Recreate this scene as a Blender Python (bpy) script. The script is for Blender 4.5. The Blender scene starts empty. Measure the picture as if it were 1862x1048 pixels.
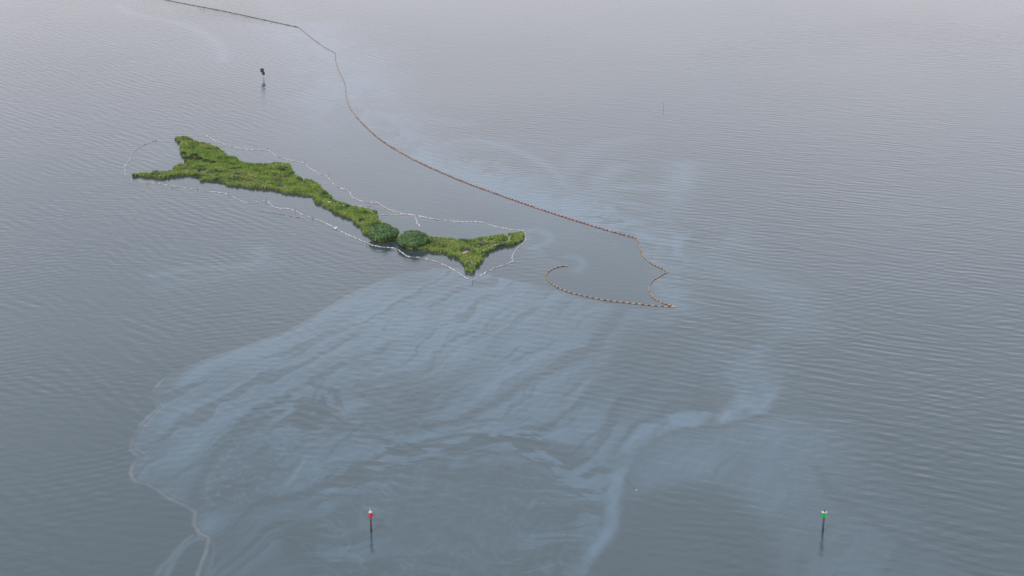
import bpy, bmesh, math, random
import numpy as np
from mathutils import Vector, Matrix

random.seed(7)
rng = np.random.default_rng(7)
PI = math.pi
scn = bpy.context.scene
col = scn.collection

# ------------------------------------------------------------------ camera
CAM_H = 164.0
PITCH = math.radians(19.7)
FPX = 2558.0                      # focal length in pixels of the 1862 px wide photograph
cam_d = bpy.data.cameras.new('camera')
cam_d.sensor_width = 36.0
cam_d.lens = 36.0 * FPX / 1862.0
cam_d.clip_start = 1.0
cam_d.clip_end = 60000.0
cam = bpy.data.objects.new('camera', cam_d)
cam.location = (0, 0, CAM_H)
cam.rotation_euler = (PI / 2 - PITCH, 0, 0)
col.objects.link(cam)
scn.camera = cam

# ------------------------------------------------------------------ sky, sun, exposure
SUN_EL = math.radians(52)
SUN_AZ = math.radians(215)        # compass bearing the light comes from (0 = straight ahead, +Y)
world = bpy.data.worlds.new('World')
scn.world = world
world.use_nodes = True
wn, wl = world.node_tree.nodes, world.node_tree.links
wn.clear()
sky = wn.new('ShaderNodeTexSky')
sky.sky_type = 'NISHITA'
sky.sun_disc = False
sky.sun_elevation = SUN_EL
sky.sun_rotation = SUN_AZ
sky.air_density = 1.0
sky.dust_density = 2.2
sky.ozone_density = 1.2
hs = wn.new('ShaderNodeHueSaturation')
hs.inputs['Saturation'].default_value = 0.9
bg = wn.new('ShaderNodeBackground')
bg.inputs['Strength'].default_value = 0.136
wo = wn.new('ShaderNodeOutputWorld')
# thin high overcast veil: soft uneven cloud in front of the blue
tcw = wn.new('ShaderNodeTexCoord')
mpw = wn.new('ShaderNodeMapping'); mpw.inputs['Scale'].default_value = (1.0, 1.0, 3.5)
nzw = wn.new('ShaderNodeTexNoise'); nzw.inputs['Scale'].default_value = 2.2
nzw.inputs['Detail'].default_value = 4
mrw = wn.new('ShaderNodeMapRange')
mrw.inputs['From Min'].default_value = 0.35; mrw.inputs['From Max'].default_value = 0.7
mrw.inputs['To Min'].default_value = 0.22; mrw.inputs['To Max'].default_value = 0.64
mxw = wn.new('ShaderNodeMix'); mxw.data_type = 'RGBA'
crw = wn.new('ShaderNodeValToRGB')          # cloud: rosy white low down, cooler grey overhead
crw.color_ramp.elements[0].position = 0.12; crw.color_ramp.elements[0].color = (0.630, 0.585, 0.622, 1)
crw.color_ramp.elements[1].position = 0.52; crw.color_ramp.elements[1].color = (0.74, 0.84, 0.92, 1)
vmw = wn.new('ShaderNodeVectorMath'); vmw.operation = 'SCALE'; vmw.inputs['Scale'].default_value = 9.4
wl.new(crw.outputs[0], vmw.inputs[0]); wl.new(vmw.outputs[0], mxw.inputs['B'])
wl.new(tcw.outputs['Generated'], mpw.inputs['Vector'])
wl.new(mpw.outputs[0], nzw.inputs['Vector'])
wl.new(nzw.outputs[0], mrw.inputs['Value'])
sxw = wn.new('ShaderNodeSeparateXYZ'); wl.new(tcw.outputs['Generated'], sxw.inputs[0])
mzw = wn.new('ShaderNodeMapRange')         # the veil of cloud and haze is thickest low down
mzw.inputs['From Min'].default_value = 0.05; mzw.inputs['From Max'].default_value = 0.75
mzw.inputs['To Min'].default_value = 0.42; mzw.inputs['To Max'].default_value = -0.05
adw = wn.new('ShaderNodeMath'); adw.operation = 'ADD'; adw.use_clamp = True
wl.new(sxw.outputs[2], mzw.inputs['Value']); wl.new(sxw.outputs[2], crw.inputs[0])
wl.new(mzw.outputs[0], adw.inputs[0]); wl.new(mrw.outputs[0], adw.inputs[1])
wl.new(adw.outputs[0], mxw.inputs['Factor'])
wl.new(sky.outputs[0], hs.inputs['Color'])
wl.new(hs.outputs[0], mxw.inputs['A'])
wl.new(mxw.outputs['Result'], bg.inputs['Color'])
wl.new(bg.outputs[0], wo.inputs[0])

sun_d = bpy.data.lights.new('sun', 'SUN')
sun_d.energy = 1.5
sun_d.angle = math.radians(14)
sun_d.color = (1.0, 0.95, 0.88)
sun = bpy.data.objects.new('sun', sun_d)
sdir = Vector((math.sin(SUN_AZ) * math.cos(SUN_EL), math.cos(SUN_AZ) * math.cos(SUN_EL), math.sin(SUN_EL)))
sun.rotation_euler = sdir.to_track_quat('Z', 'Y').to_euler()
sun.location = (0, 300, 300)
col.objects.link(sun)

scn.view_settings.view_transform = 'Standard'
scn.view_settings.look = 'None'
scn.view_settings.gamma = 1.0
scn.view_settings.use_curve_mapping = False
scn.view_settings.exposure = 0.40

# ------------------------------------------------------------------ helpers
def ground(px, py, z=0.0):
    """point of the level z that the photograph shows at pixel (px, py)"""
    u = (px - 931.0) / FPX
    v = (524.0 - py) / FPX
    dy = math.cos(PITCH) + v * math.sin(PITCH)
    dz = -math.sin(PITCH) + v * math.cos(PITCH)
    t = (z - CAM_H) / dz
    return (u * t, dy * t)

def G(pts, dy=0.0):
    return np.array([ground(x, y + dy) for x, y in pts], dtype=np.float64)

def tag(o, label=None, cat=None, group=None, kind=None):
    if label: o['label'] = label
    if cat: o['category'] = cat
    if group: o['group'] = group
    if kind: o['kind'] = kind
    return o

def empty(name, loc, rz=0.0):
    o = bpy.data.objects.new(name, None)
    o.location = loc
    o.rotation_euler = (0, 0, rz)
    o.empty_display_size = 0.3
    col.objects.link(o)
    return o

def link_mesh(name, me, parent=None):
    o = bpy.data.objects.new(name, me)
    col.objects.link(o)
    if parent is not None:
        o.parent = parent
    return o

def mesh_np(name, verts, faces, mat, smooth=False):
    """verts (n,3), faces (m,k)"""
    verts = np.asarray(verts, dtype=np.float32)
    faces = np.asarray(faces, dtype=np.int32)
    me = bpy.data.meshes.new(name)
    me.vertices.add(len(verts))
    me.vertices.foreach_set('co', verts.ravel())
    k = faces.shape[1]
    me.loops.add(faces.size)
    me.loops.foreach_set('vertex_index', faces.ravel())
    me.polygons.add(len(faces))
    me.polygons.foreach_set('loop_start', np.arange(0, faces.size, k, dtype=np.int32))
    me.polygons.foreach_set('loop_total', np.full(len(faces), k, dtype=np.int32))
    me.update(calc_edges=True)
    if smooth:
        me.polygons.foreach_set('use_smooth', np.ones(len(faces), dtype=bool))
    if mat: me.materials.append(mat)
    return me

def bm_mesh(name, bm, mat, smooth=False):
    me = bpy.data.meshes.new(name)
    bm.to_mesh(me)
    bm.free()
    if smooth:
        for p in me.polygons: p.use_smooth = True
    if mat: me.materials.append(mat)
    return me

def bm_tube(bm, pts, rads, n=8, caps=True):
    rings = []
    m = len(pts)
    for i, p in enumerate(pts):
        p = Vector(p)
        a = Vector(pts[max(i - 1, 0)]); b = Vector(pts[min(i + 1, m - 1)])
        t = (b - a).normalized()
        up = Vector((0, 0, 1)) if abs(t.z) < 0.95 else Vector((1, 0, 0))
        s = t.cross(up).normalized(); w = s.cross(t).normalized()
        r = rads[i] if hasattr(rads, '__len__') else rads
        rings.append([bm.verts.new(p + (s * math.cos(2 * PI * k / n) + w * math.sin(2 * PI * k / n)) * r) for k in range(n)])
    for i in range(m - 1):
        for k in range(n):
            bm.faces.new((rings[i][k], rings[i][(k + 1) % n], rings[i + 1][(k + 1) % n], rings[i + 1][k]))
    if caps:
        bm.faces.new(rings[0][::-1]); bm.faces.new(rings[-1])

def bm_box(bm, c, s, rot=None):
    c = Vector(c)
    vs = []
    for dz in (-1, 1):
        for dx, dy in ((-1, -1), (1, -1), (1, 1), (-1, 1)):
            v = Vector((dx * s[0] / 2, dy * s[1] / 2, dz * s[2] / 2))
            if rot: v = rot @ v
            vs.append(bm.verts.new(c + v))
    for f in ((3, 2, 1, 0), (4, 5, 6, 7), (0, 1, 5, 4), (1, 2, 6, 5), (2, 3, 7, 6), (3, 0, 4, 7)):
        bm.faces.new([vs[i] for i in f])

# value noise in numpy --------------------------------------------------------
_perm = rng.random((256, 256)).astype(np.float32)
def vnoise(x, y, seed=0):
    xi = np.floor(x).astype(np.int64); yi = np.floor(y).astype(np.int64)
    fx = (x - xi).astype(np.float32); fy = (y - yi).astype(np.float32)
    fx = fx * fx * fx * (fx * (fx * 6 - 15) + 10); fy = fy * fy * fy * (fy * (fy * 6 - 15) + 10)
    a = xi + seed * 37; b = yi + seed * 91
    g = lambda i, j: _perm[i & 255, j & 255]
    v0 = g(a, b) * (1 - fx) + g(a + 1, b) * fx
    v1 = g(a, b + 1) * (1 - fx) + g(a + 1, b + 1) * fx
    return (v0 * (1 - fy) + v1 * fy) * 2 - 1
def fbm(x, y, octv=4, seed=0, gain=0.5):
    s = 0; a = 1.0; t = 0
    for i in range(octv):
        c, sn = math.cos(0.6 * i), math.sin(0.6 * i)
        f = 2.03 ** i
        s = s + a * vnoise((x * c - y * sn) * f + 13.7 * i, (x * sn + y * c) * f - 7.1 * i, seed + i)
        t += a; a *= gain
    return s / t
def sstep(a, b, x):
    t = np.clip((x - a) / (b - a), 0, 1)
    return t * t * (3 - 2 * t)

def seg_dist(X, Y, poly, closed=False, margin=None):
    """distance of each point to a polyline, far points get 1e3"""
    out = np.full(X.shape, 1e3, dtype=np.float32)
    P = np.asarray(poly)
    if margin is not None:
        m = (X > P[:, 0].min() - margin) & (X < P[:, 0].max() + margin) & (Y > P[:, 1].min() - margin) & (Y < P[:, 1].max() + margin)
    else:
        m = np.ones(X.shape, bool)
    x = X[m].astype(np.float32); y = Y[m].astype(np.float32)
    d = np.full(x.shape, 1e6, dtype=np.float32)
    n = len(P)
    for i in range(n if closed else n - 1):
        ax, ay = P[i]; bx, by = P[(i + 1) % n]
        ex, ey = bx - ax, by - ay
        L = ex * ex + ey * ey + 1e-9
        t = np.clip(((x - ax) * ex + (y - ay) * ey) / L, 0, 1)
        d = np.minimum(d, (x - ax - t * ex) ** 2 + (y - ay - t * ey) ** 2)
    out[m] = np.sqrt(d)
    return out
def inside(X, Y, poly):
    P = np.asarray(poly); n = len(P)
    r = np.zeros(X.shape, bool)
    for i in range(n):
        x1, y1 = P[i]; x2, y2 = P[(i + 1) % n]
        if y1 == y2: continue
        c = ((Y < y1) != (Y < y2))
        r ^= c & (X < (x2 - x1) * (Y - y1) / (y2 - y1) + x1)
    return r
def sdf(X, Y, poly, margin=60):
    d = seg_dist(X, Y, poly, True, margin)
    return np.where(inside(X, Y, poly), d, -d)        # positive inside

def smooth_line(P, it=2):
    P = np.asarray(P, float)
    for _ in range(it):
        Q = [P[0]]
        for a, b in zip(P[:-1], P[1:]):
            Q += [a * 0.75 + b * 0.25, a * 0.25 + b * 0.75]
        Q.append(P[-1])
        P = np.array(Q)
    return P
def walk(P, step):
    """points spaced step metres along the polyline, with tangents"""
    P = np.asarray(P, float)
    seg = np.linalg.norm(np.diff(P, axis=0), axis=1)
    cum = np.concatenate([[0], np.cumsum(seg)])
    n = max(1, int(cum[-1] / step))
    s = (np.arange(n) + 0.5) * (cum[-1] / n)
    x = np.interp(s, cum, P[:, 0]); y = np.interp(s, cum, P[:, 1])
    h = step * 0.4
    x2 = np.interp(s + h, cum, P[:, 0]); y2 = np.interp(s + h, cum, P[:, 1])
    x1 = np.interp(s - h, cum, P[:, 0]); y1 = np.interp(s - h, cum, P[:, 1])
    return [(x[i], y[i], math.atan2(y2[i] - y1[i], x2[i] - x1[i])) for i in range(n)], cum[-1]

# ------------------------------------------------------------------ materials
def new_mat(name):
    m = bpy.data.materials.new(name)
    m.use_nodes = True
    nt = m.node_tree
    b = nt.nodes['Principled BSDF']
    return m, nt, b
def ramp(nt, stops):
    r = nt.nodes.new('ShaderNodeValToRGB')
    e = r.color_ramp.elements
    while len(e) < len(stops): e.new(0.5)
    for i, (p, c) in enumerate(stops):
        e[i].position = p; e[i].color = (*c, 1)
    return r
def mat_noise(name, stops, scale, rough=0.7, detail=3, bump=0.0, bscale=None, coord='Object'):
    m, nt, b = new_mat(name)
    tc = nt.nodes.new('ShaderNodeTexCoord')
    nz = nt.nodes.new('ShaderNodeTexNoise')
    nz.inputs['Scale'].default_value = scale; nz.inputs['Detail'].default_value = detail
    src = tc.outputs['Object']
    if coord == 'World':
        g = nt.nodes.new('ShaderNodeNewGeometry'); src = g.outputs['Position']
    nt.links.new(src, nz.inputs['Vector'])
    r = ramp(nt, stops)
    nt.links.new(nz.outputs[0], r.inputs[0])
    nt.links.new(r.outputs[0], b.inputs['Base Color'])
    b.inputs['Roughness'].default_value = rough
    if bump:
        bp = nt.nodes.new('ShaderNodeBump'); bp.inputs['Distance'].default_value = bump
        n2 = nt.nodes.new('ShaderNodeTexNoise'); n2.inputs['Scale'].default_value = bscale or scale * 4
        nt.links.new(src, n2.inputs['Vector']); nt.links.new(n2.outputs[0], bp.inputs['Height'])
        nt.links.new(bp.outputs[0], b.inputs['Normal'])
    return m

def grass_mat():
    m, nt, b = new_mat('marsh_grass')
    g = nt.nodes.new('ShaderNodeNewGeometry')
    n1 = nt.nodes.new('ShaderNodeTexNoise'); n1.inputs['Scale'].default_value = 0.16; n1.inputs['Detail'].default_value = 4
    n2 = nt.nodes.new('ShaderNodeTexNoise'); n2.inputs['Scale'].default_value = 0.9; n2.inputs['Detail'].default_value = 2
    for n in (n1, n2): nt.links.new(g.outputs['Position'], n.inputs['Vector'])
    r1 = ramp(nt, [(0.34, (0.065, 0.115, 0.042)), (0.43, (0.15, 0.235, 0.06)), (0.54, (0.21, 0.295, 0.072)), (0.68, (0.27, 0.30, 0.10))])
    r2 = ramp(nt, [(0.3, (0.75, 0.78, 0.72)), (0.5, (1.05, 1.05, 1)), (0.72, (1.35, 1.28, 1.2))])
    nt.links.new(n1.outputs[0], r1.inputs[0]); nt.links.new(n2.outputs[0], r2.inputs[0])
    mx = nt.nodes.new('ShaderNodeMix'); mx.data_type = 'RGBA'; mx.blend_type = 'MULTIPLY'
    mx.inputs['Factor'].default_value = 1
    nt.links.new(r1.outputs[0], mx.inputs['A']); nt.links.new(r2.outputs[0], mx.inputs['B'])
    nt.links.new(mx.outputs['Result'], b.inputs['Base Color'])
    b.inputs['Roughness'].default_value = 0.75
    b.inputs['Specular IOR Level'].default_value = 0.2
    return m

M = {}
M['grass'] = grass_mat()
M['dead'] = mat_noise('dead_grass', [(0.3, (0.16, 0.13, 0.07)), (0.6, (0.33, 0.27, 0.17))], 0.8, coord='World')
M['mud'] = mat_noise('mud', [(0.35, (0.022, 0.020, 0.013)), (0.5, (0.04, 0.036, 0.022)), (0.72, (0.09, 0.075, 0.05))], 0.35, 0.6, coord='World', bump=0.05, bscale=2)  # dark mud, deepened to carry the shade under the bank's grass
M['shell'] = mat_noise('shell_bank', [(0.35, (0.25, 0.17, 0.12)), (0.6, (0.50, 0.38, 0.30))], 1.2, 0.85, coord='World', bump=0.05, bscale=4)
M['leafA'] = mat_noise('mangrove_leaf', [(0.32, (0.038, 0.08, 0.040)), (0.5, (0.10, 0.175, 0.068)), (0.68, (0.16, 0.25, 0.11))], 0.9, 0.55, coord='World')
M['leafB'] = mat_noise('shrub_leaf', [(0.3, (0.03, 0.05, 0.022)), (0.7, (0.06, 0.085, 0.035))], 0.8, 0.6, coord='World')
for k_ in ('leafA', 'leafB'): M[k_].node_tree.nodes['Principled BSDF'].inputs['Specular IOR Level'].default_value = 0.15
M['bark'] = mat_noise('bark', [(0.3, (0.06, 0.045, 0.028)), (0.7, (0.13, 0.10, 0.065))], 2.0, 0.8)
M['white_boom'] = mat_noise('white_boom_fabric', [(0.3, (0.25, 0.21, 0.19)), (0.5, (0.43, 0.39, 0.38)), (0.7, (0.64, 0.60, 0.60))], 0.5, 0.7, coord='World')
M['grey_boom'] = mat_noise('dirty_boom_fabric', [(0.3, (0.10, 0.10, 0.10)), (0.7, (0.22, 0.21, 0.2))], 0.6, 0.7, coord='World')
M['red_boom'] = mat_noise('faded_red_boom_fabric', [(0.3, (0.19, 0.085, 0.07)), (0.55, (0.30, 0.15, 0.12)), (0.75, (0.38, 0.25, 0.22))], 0.25, 0.6, coord='World')
M['tan_boom'] = mat_noise('faded_tan_boom_fabric', [(0.3, (0.22, 0.135, 0.09)), (0.55, (0.32, 0.22, 0.15)), (0.75, (0.38, 0.29, 0.22))], 0.25, 0.6, coord='World')
M['joint'] = mat_noise('boom_joint', [(0.3, (0.045, 0.035, 0.03)), (0.7, (0.10, 0.075, 0.065))], 1.0, 0.6)
M['dark_boom'] = mat_noise('oiled_boom_fabric', [(0.3, (0.11, 0.085, 0.075)), (0.7, (0.21, 0.165, 0.14))], 0.3, 0.6, coord='World')
M['rope'] = mat_noise('rope', [(0.3, (0.36, 0.33, 0.31)), (0.7, (0.48, 0.45, 0.43))], 3, 0.8)
M['post'] = mat_noise('weathered_piling', [(0.3, (0.025, 0.024, 0.03)), (0.7, (0.06, 0.055, 0.058))], 1.5, 0.75, bump=0.01, bscale=8)
M['pole_grey'] = mat_noise('pale_pole', [(0.3, (0.25, 0.26, 0.28)), (0.7, (0.38, 0.38, 0.4))], 1.5, 0.6)
M['red'] = mat_noise('red_dayboard', [(0.3, (0.50, 0.012, 0.02)), (0.7, (0.62, 0.025, 0.03))], 2, 0.4)
M['green'] = mat_noise('green_dayboard', [(0.3, (0.01, 0.32, 0.04)), (0.7, (0.02, 0.42, 0.06))], 2, 0.4)
M['black'] = mat_noise('dark_dayboard', [(0.3, (0.02, 0.022, 0.028)), (0.7, (0.04, 0.045, 0.055))], 2, 0.6)
M['white'] = mat_noise('white_paint', [(0.3, (0.50, 0.46, 0.45)), (0.7, (0.66, 0.63, 0.62))], 2, 0.5)
M['lens'] = mat_noise('lantern_lens', [(0.3, (0.45, 0.46, 0.5)), (0.7, (0.6, 0.6, 0.62))], 2, 0.2)
M['algae'] = mat_noise('tide_line_growth', [(0.3, (0.02, 0.025, 0.012)), (0.7, (0.05, 0.055, 0.025))], 3, 0.8)

# ------------------------------------------------------------------ traced ground plan (metres)
W_OUT = [(240,322),(245,319),(258,318),(271,319.5),(279.5,315),(297,314.5),(313.6,313),(317,304),(325,301.5),(338,300),(338,292),(330,284),(328,269),(326.6,260),(319,254),(327,250),(341,251),(349,258),(364,262),(383,266),(399.6,272),(411,285),(430,288),(443,297),(466,302),(488,301),(507.6,299),(525.5,301),(533.6,310),(538,321),(550,328),(569,331),(584,340),(593.6,352),(606.6,366),(626,373),(647,379),(670,382.5),(683,387),(688,396),(692,409),(712,414),(722,424),(720,436),(700,442),(680,440),(668,429),(659,421),(657,414.6),(649,410),(639.4,401),(624.5,395.6),(609.6,388),(593.5,379),(573.6,368),(567,358),(550,355.6),(517,352),(493,345),(460.6,344),(439.5,341),(420,339),(414,337.5),(395,331.5),(366,330),(359,322),(338,320),(317,323.5),(297,326),(278,323.5),(257,323)]
E_OUT = [(724,440),(728,432),(740,424),(765,424),(784,434),(813.5,437),(841,440),(863,437),(892,432),(917.6,429.6),(936,428),(951,425),(953,431),(950,439),(941,443.5),(925,448.5),(905,453.5),(892,458),(878,465),(880,474),(866,485),(865,496),(857,499.5),(849,496),(847,488.5),(838,479),(832,473),(821,468.5),(815,465),(804,461),(786,461),(768,457.5),(750,456),(735,452)]
W_ISL, E_ISL = G(W_OUT), G(E_OUT)

BOOM_DARK = smooth_line(G([(250,-14),(300,0),(340,8),(400,19),(460,32),(510,43),(543,50)]))
BOOM_THIN = smooth_line(G([(543,50),(556,61),(575,76),(592,88),(610,97)])), smooth_line(G([(610,97),(610,112),(617,132),(628,152),(629,175),(635,195),(648,213)]))
BOOM_RED = smooth_line(G([(648,213),(665,231),(690,254),(725,276),(760,295),(800,313),(850,334),(900,352),(950,370),(1010,390),(1060,406),(1110,421),(1148,431),(1158,434)]))
BOOM_TAN = smooth_line(G([(1158,434),(1163,443),(1164,455),(1172,470),(1186,481),(1204,489),(1215,495)])), \
           smooth_line(G([(1215,495),(1200,502),(1186,512),(1180,521),(1180,532),(1188,543),(1205,552),(1229,559)]))
BOOM_HOOK = smooth_line(G([(1229,559),(1205,558),(1165,554),(1120,549),(1080,543),(1045,535),(1018,526),(1000,515),(992,505),(994,497),(1005,489),(1020,485),(1035,484)]))

NORTH = [(375,247),(386.6,255),(404,262),(417,267),(432,269.5),(453,273),(474,273),(486,272.8),(493,278),(504,284.6),(513,288),(524,291),(542,295),(555,297),(559.5,304),(571,312),(584,318),(597,321),(600,329),(611.5,339),(623,344),(636,348),(638,357.6),(647,363),(660,367),(673,370),(686,368)]
NORTH2 = [(686,368),(694,376),(711,383),(724,388),(752,391),(771.5,395.6),(795,400),(815,402),(835.4,404),(875.6,404),(886.5,408),(905,414),(925,417.5),(941,419.5),(956,420)]
WESTL = [(284,255),(271,260),(260,265),(250,270),(242,277),(238,282),(236.5,291),(231,297),(226,304),(227,311),(229,316),(226,324)]
SOUTH = [(226,324),(240.5,327),(265,332),(284,333.5),(297,336),(320,340),(338,343),(359,344.5),(373.6,348),(395,350),(416,353),(427,360),(440,367),(453,371),(466,368),(485,366)]
SOUTH2 = [(485,366),(493,373),(504,379.5),(530,380),(537,384),(550,391),(566,397),(576,400),(589,405),(602,411),(612,417),(622,422.5),(640.6,431),(659,439),(668,442.5),(679,447),(696.5,450),(712,451),(724,454)]
SOUTH3 = [(724,454),(733,461.5),(742,468),(759,468),(779,472),(801,478.6),(817,486),(833.6,497),(850,508),(859,510.6)]
EAST = [(956,420),(955,430),(956,440),(945,447),(935,457),(930,468.6),(934,474),(928.5,478),(905,486),(883,496),(864.6,508),(859,510.6)]
SPUR = [(755,392),(756,402),(763.5,413)]
BRANCH = [(652,375),(671.5,376.5),(679,372),(686,369)]
INNER = [(691.5,391),(702.7,392),(721,391),(752,391)]
STRAND_E = [(917,431),(926,436),(926,442),(917.6,446),(903,449),(892,454),(883,458.5),(868,466)]
STRAND_W = [(664,380),(668,386),(675,389.5),(684,391)]
SUNK = [(475,383.6),(504,389),(533.6,394),(558,398)]

# ------------------------------------------------------------------ water
def build_water():
    # rows: one per ~1.4 photo pixels inside the frame, coarse beyond; columns likewise, a full disc round the point under the camera
    ys = np.linspace(1100, -30, 760)
    a = PITCH - np.arctan((524 - ys) / FPX)
    r_f = CAM_H / np.tan(a)
    r_near = np.linspace(5, r_f[0], 14)[:-1]
    r_far = np.geomspace(r_f[-1], 30000, 40)[1:]
    R = np.concatenate([r_near, r_f, r_far])
    half = math.radians(24.0)
    th_f = np.linspace(-half, half, 940)
    th_c = np.linspace(half, 2 * PI - half, 50)[1:-1]
    TH = np.concatenate([th_f, th_c])
    nr, nt_ = len(R), len(TH)
    RR, TT = np.meshgrid(R, TH, indexing='ij')
    X = (RR * np.sin(TT)); Y = (RR * np.cos(TT))
    verts = np.stack([X.ravel(), Y.ravel(), np.zeros(X.size)], 1)
    i = np.arange(nr - 1)[:, None]; j = np.arange(nt_)[None, :]
    jn = (j + 1) % nt_
    f = np.stack([i * nt_ + j, (i + 1) * nt_ + j, (i + 1) * nt_ + jn, i * nt_ + jn], -1).reshape(-1, 4)
    f = f[:, ::-1]
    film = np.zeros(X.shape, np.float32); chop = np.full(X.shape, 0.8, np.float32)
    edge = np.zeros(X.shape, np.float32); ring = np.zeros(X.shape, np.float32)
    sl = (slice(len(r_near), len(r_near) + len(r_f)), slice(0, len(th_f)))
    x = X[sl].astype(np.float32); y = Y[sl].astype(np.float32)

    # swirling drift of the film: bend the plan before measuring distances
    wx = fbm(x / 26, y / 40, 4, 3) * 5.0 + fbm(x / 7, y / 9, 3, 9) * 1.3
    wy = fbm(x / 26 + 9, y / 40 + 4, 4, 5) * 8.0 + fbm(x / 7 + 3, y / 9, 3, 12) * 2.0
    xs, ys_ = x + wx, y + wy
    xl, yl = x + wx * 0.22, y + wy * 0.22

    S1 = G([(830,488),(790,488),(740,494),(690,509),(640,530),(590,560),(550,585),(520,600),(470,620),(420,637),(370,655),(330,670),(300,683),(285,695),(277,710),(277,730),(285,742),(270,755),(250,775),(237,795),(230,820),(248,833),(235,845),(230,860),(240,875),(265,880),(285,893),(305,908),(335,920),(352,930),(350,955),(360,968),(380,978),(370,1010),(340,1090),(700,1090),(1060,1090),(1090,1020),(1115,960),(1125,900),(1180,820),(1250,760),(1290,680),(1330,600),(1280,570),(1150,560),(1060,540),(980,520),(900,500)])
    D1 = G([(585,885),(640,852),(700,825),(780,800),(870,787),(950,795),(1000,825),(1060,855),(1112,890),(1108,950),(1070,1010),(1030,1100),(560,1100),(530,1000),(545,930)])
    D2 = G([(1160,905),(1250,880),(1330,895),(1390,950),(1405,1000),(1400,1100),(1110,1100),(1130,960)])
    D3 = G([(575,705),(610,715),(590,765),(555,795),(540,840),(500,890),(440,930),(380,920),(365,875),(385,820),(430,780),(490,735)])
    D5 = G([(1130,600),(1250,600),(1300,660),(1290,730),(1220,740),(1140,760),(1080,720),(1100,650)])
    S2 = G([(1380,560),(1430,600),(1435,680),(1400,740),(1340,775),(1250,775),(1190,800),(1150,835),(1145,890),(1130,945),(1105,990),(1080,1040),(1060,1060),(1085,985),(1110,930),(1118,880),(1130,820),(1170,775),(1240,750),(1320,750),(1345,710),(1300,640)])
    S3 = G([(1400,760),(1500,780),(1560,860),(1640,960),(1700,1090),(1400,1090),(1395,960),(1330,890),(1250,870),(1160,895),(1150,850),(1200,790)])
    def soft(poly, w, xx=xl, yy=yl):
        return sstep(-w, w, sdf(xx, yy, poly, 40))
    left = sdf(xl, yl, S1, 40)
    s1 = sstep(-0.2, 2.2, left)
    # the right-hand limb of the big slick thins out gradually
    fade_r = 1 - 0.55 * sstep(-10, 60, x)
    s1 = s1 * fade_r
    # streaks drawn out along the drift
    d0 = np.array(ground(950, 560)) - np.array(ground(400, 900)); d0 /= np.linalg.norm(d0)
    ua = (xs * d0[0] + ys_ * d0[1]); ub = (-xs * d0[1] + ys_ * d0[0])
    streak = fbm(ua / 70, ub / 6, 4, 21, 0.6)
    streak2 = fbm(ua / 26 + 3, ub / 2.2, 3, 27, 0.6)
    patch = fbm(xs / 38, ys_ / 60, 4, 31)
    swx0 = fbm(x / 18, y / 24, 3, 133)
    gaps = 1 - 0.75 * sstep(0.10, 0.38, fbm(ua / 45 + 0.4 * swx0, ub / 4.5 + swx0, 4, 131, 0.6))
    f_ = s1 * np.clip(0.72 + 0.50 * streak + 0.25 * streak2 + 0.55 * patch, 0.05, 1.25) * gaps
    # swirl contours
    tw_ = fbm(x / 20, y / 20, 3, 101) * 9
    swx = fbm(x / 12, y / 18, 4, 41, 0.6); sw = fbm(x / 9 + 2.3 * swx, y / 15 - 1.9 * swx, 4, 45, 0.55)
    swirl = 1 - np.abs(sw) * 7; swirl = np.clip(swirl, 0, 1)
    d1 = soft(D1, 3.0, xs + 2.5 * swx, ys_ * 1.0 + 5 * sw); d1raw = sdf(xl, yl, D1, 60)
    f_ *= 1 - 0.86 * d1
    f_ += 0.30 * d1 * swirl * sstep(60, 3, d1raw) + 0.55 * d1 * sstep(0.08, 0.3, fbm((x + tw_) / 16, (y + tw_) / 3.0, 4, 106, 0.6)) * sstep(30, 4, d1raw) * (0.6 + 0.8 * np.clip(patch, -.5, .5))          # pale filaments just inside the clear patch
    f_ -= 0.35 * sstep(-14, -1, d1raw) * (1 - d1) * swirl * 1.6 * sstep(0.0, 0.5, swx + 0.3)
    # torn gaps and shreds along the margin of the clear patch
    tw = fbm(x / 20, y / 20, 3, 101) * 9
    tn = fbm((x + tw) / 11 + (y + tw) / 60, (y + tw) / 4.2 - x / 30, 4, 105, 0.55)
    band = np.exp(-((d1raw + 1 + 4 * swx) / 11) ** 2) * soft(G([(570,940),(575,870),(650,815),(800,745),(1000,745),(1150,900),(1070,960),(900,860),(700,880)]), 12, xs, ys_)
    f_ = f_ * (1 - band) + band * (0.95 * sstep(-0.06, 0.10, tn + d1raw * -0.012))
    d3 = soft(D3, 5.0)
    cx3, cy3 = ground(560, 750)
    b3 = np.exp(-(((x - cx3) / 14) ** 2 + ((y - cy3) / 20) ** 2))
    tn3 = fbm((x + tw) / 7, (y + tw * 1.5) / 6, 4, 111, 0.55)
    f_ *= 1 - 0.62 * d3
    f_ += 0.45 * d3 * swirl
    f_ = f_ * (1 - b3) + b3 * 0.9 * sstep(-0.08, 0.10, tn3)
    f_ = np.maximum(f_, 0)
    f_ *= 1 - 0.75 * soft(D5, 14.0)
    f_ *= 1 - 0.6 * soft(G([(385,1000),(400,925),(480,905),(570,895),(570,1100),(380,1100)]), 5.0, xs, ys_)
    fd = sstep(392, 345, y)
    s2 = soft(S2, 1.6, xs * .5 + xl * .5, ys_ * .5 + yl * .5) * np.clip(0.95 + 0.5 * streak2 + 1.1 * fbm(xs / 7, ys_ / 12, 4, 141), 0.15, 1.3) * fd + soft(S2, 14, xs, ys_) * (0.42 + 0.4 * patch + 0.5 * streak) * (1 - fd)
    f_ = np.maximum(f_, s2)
    s3 = soft(S3, 14.0) * (0.62 + 0.35 * patch + 0.25 * streak)
    f_ = np.maximum(f_, s3)
    f_ *= 1 - 0.85 * soft(D2, 5.0)
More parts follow.
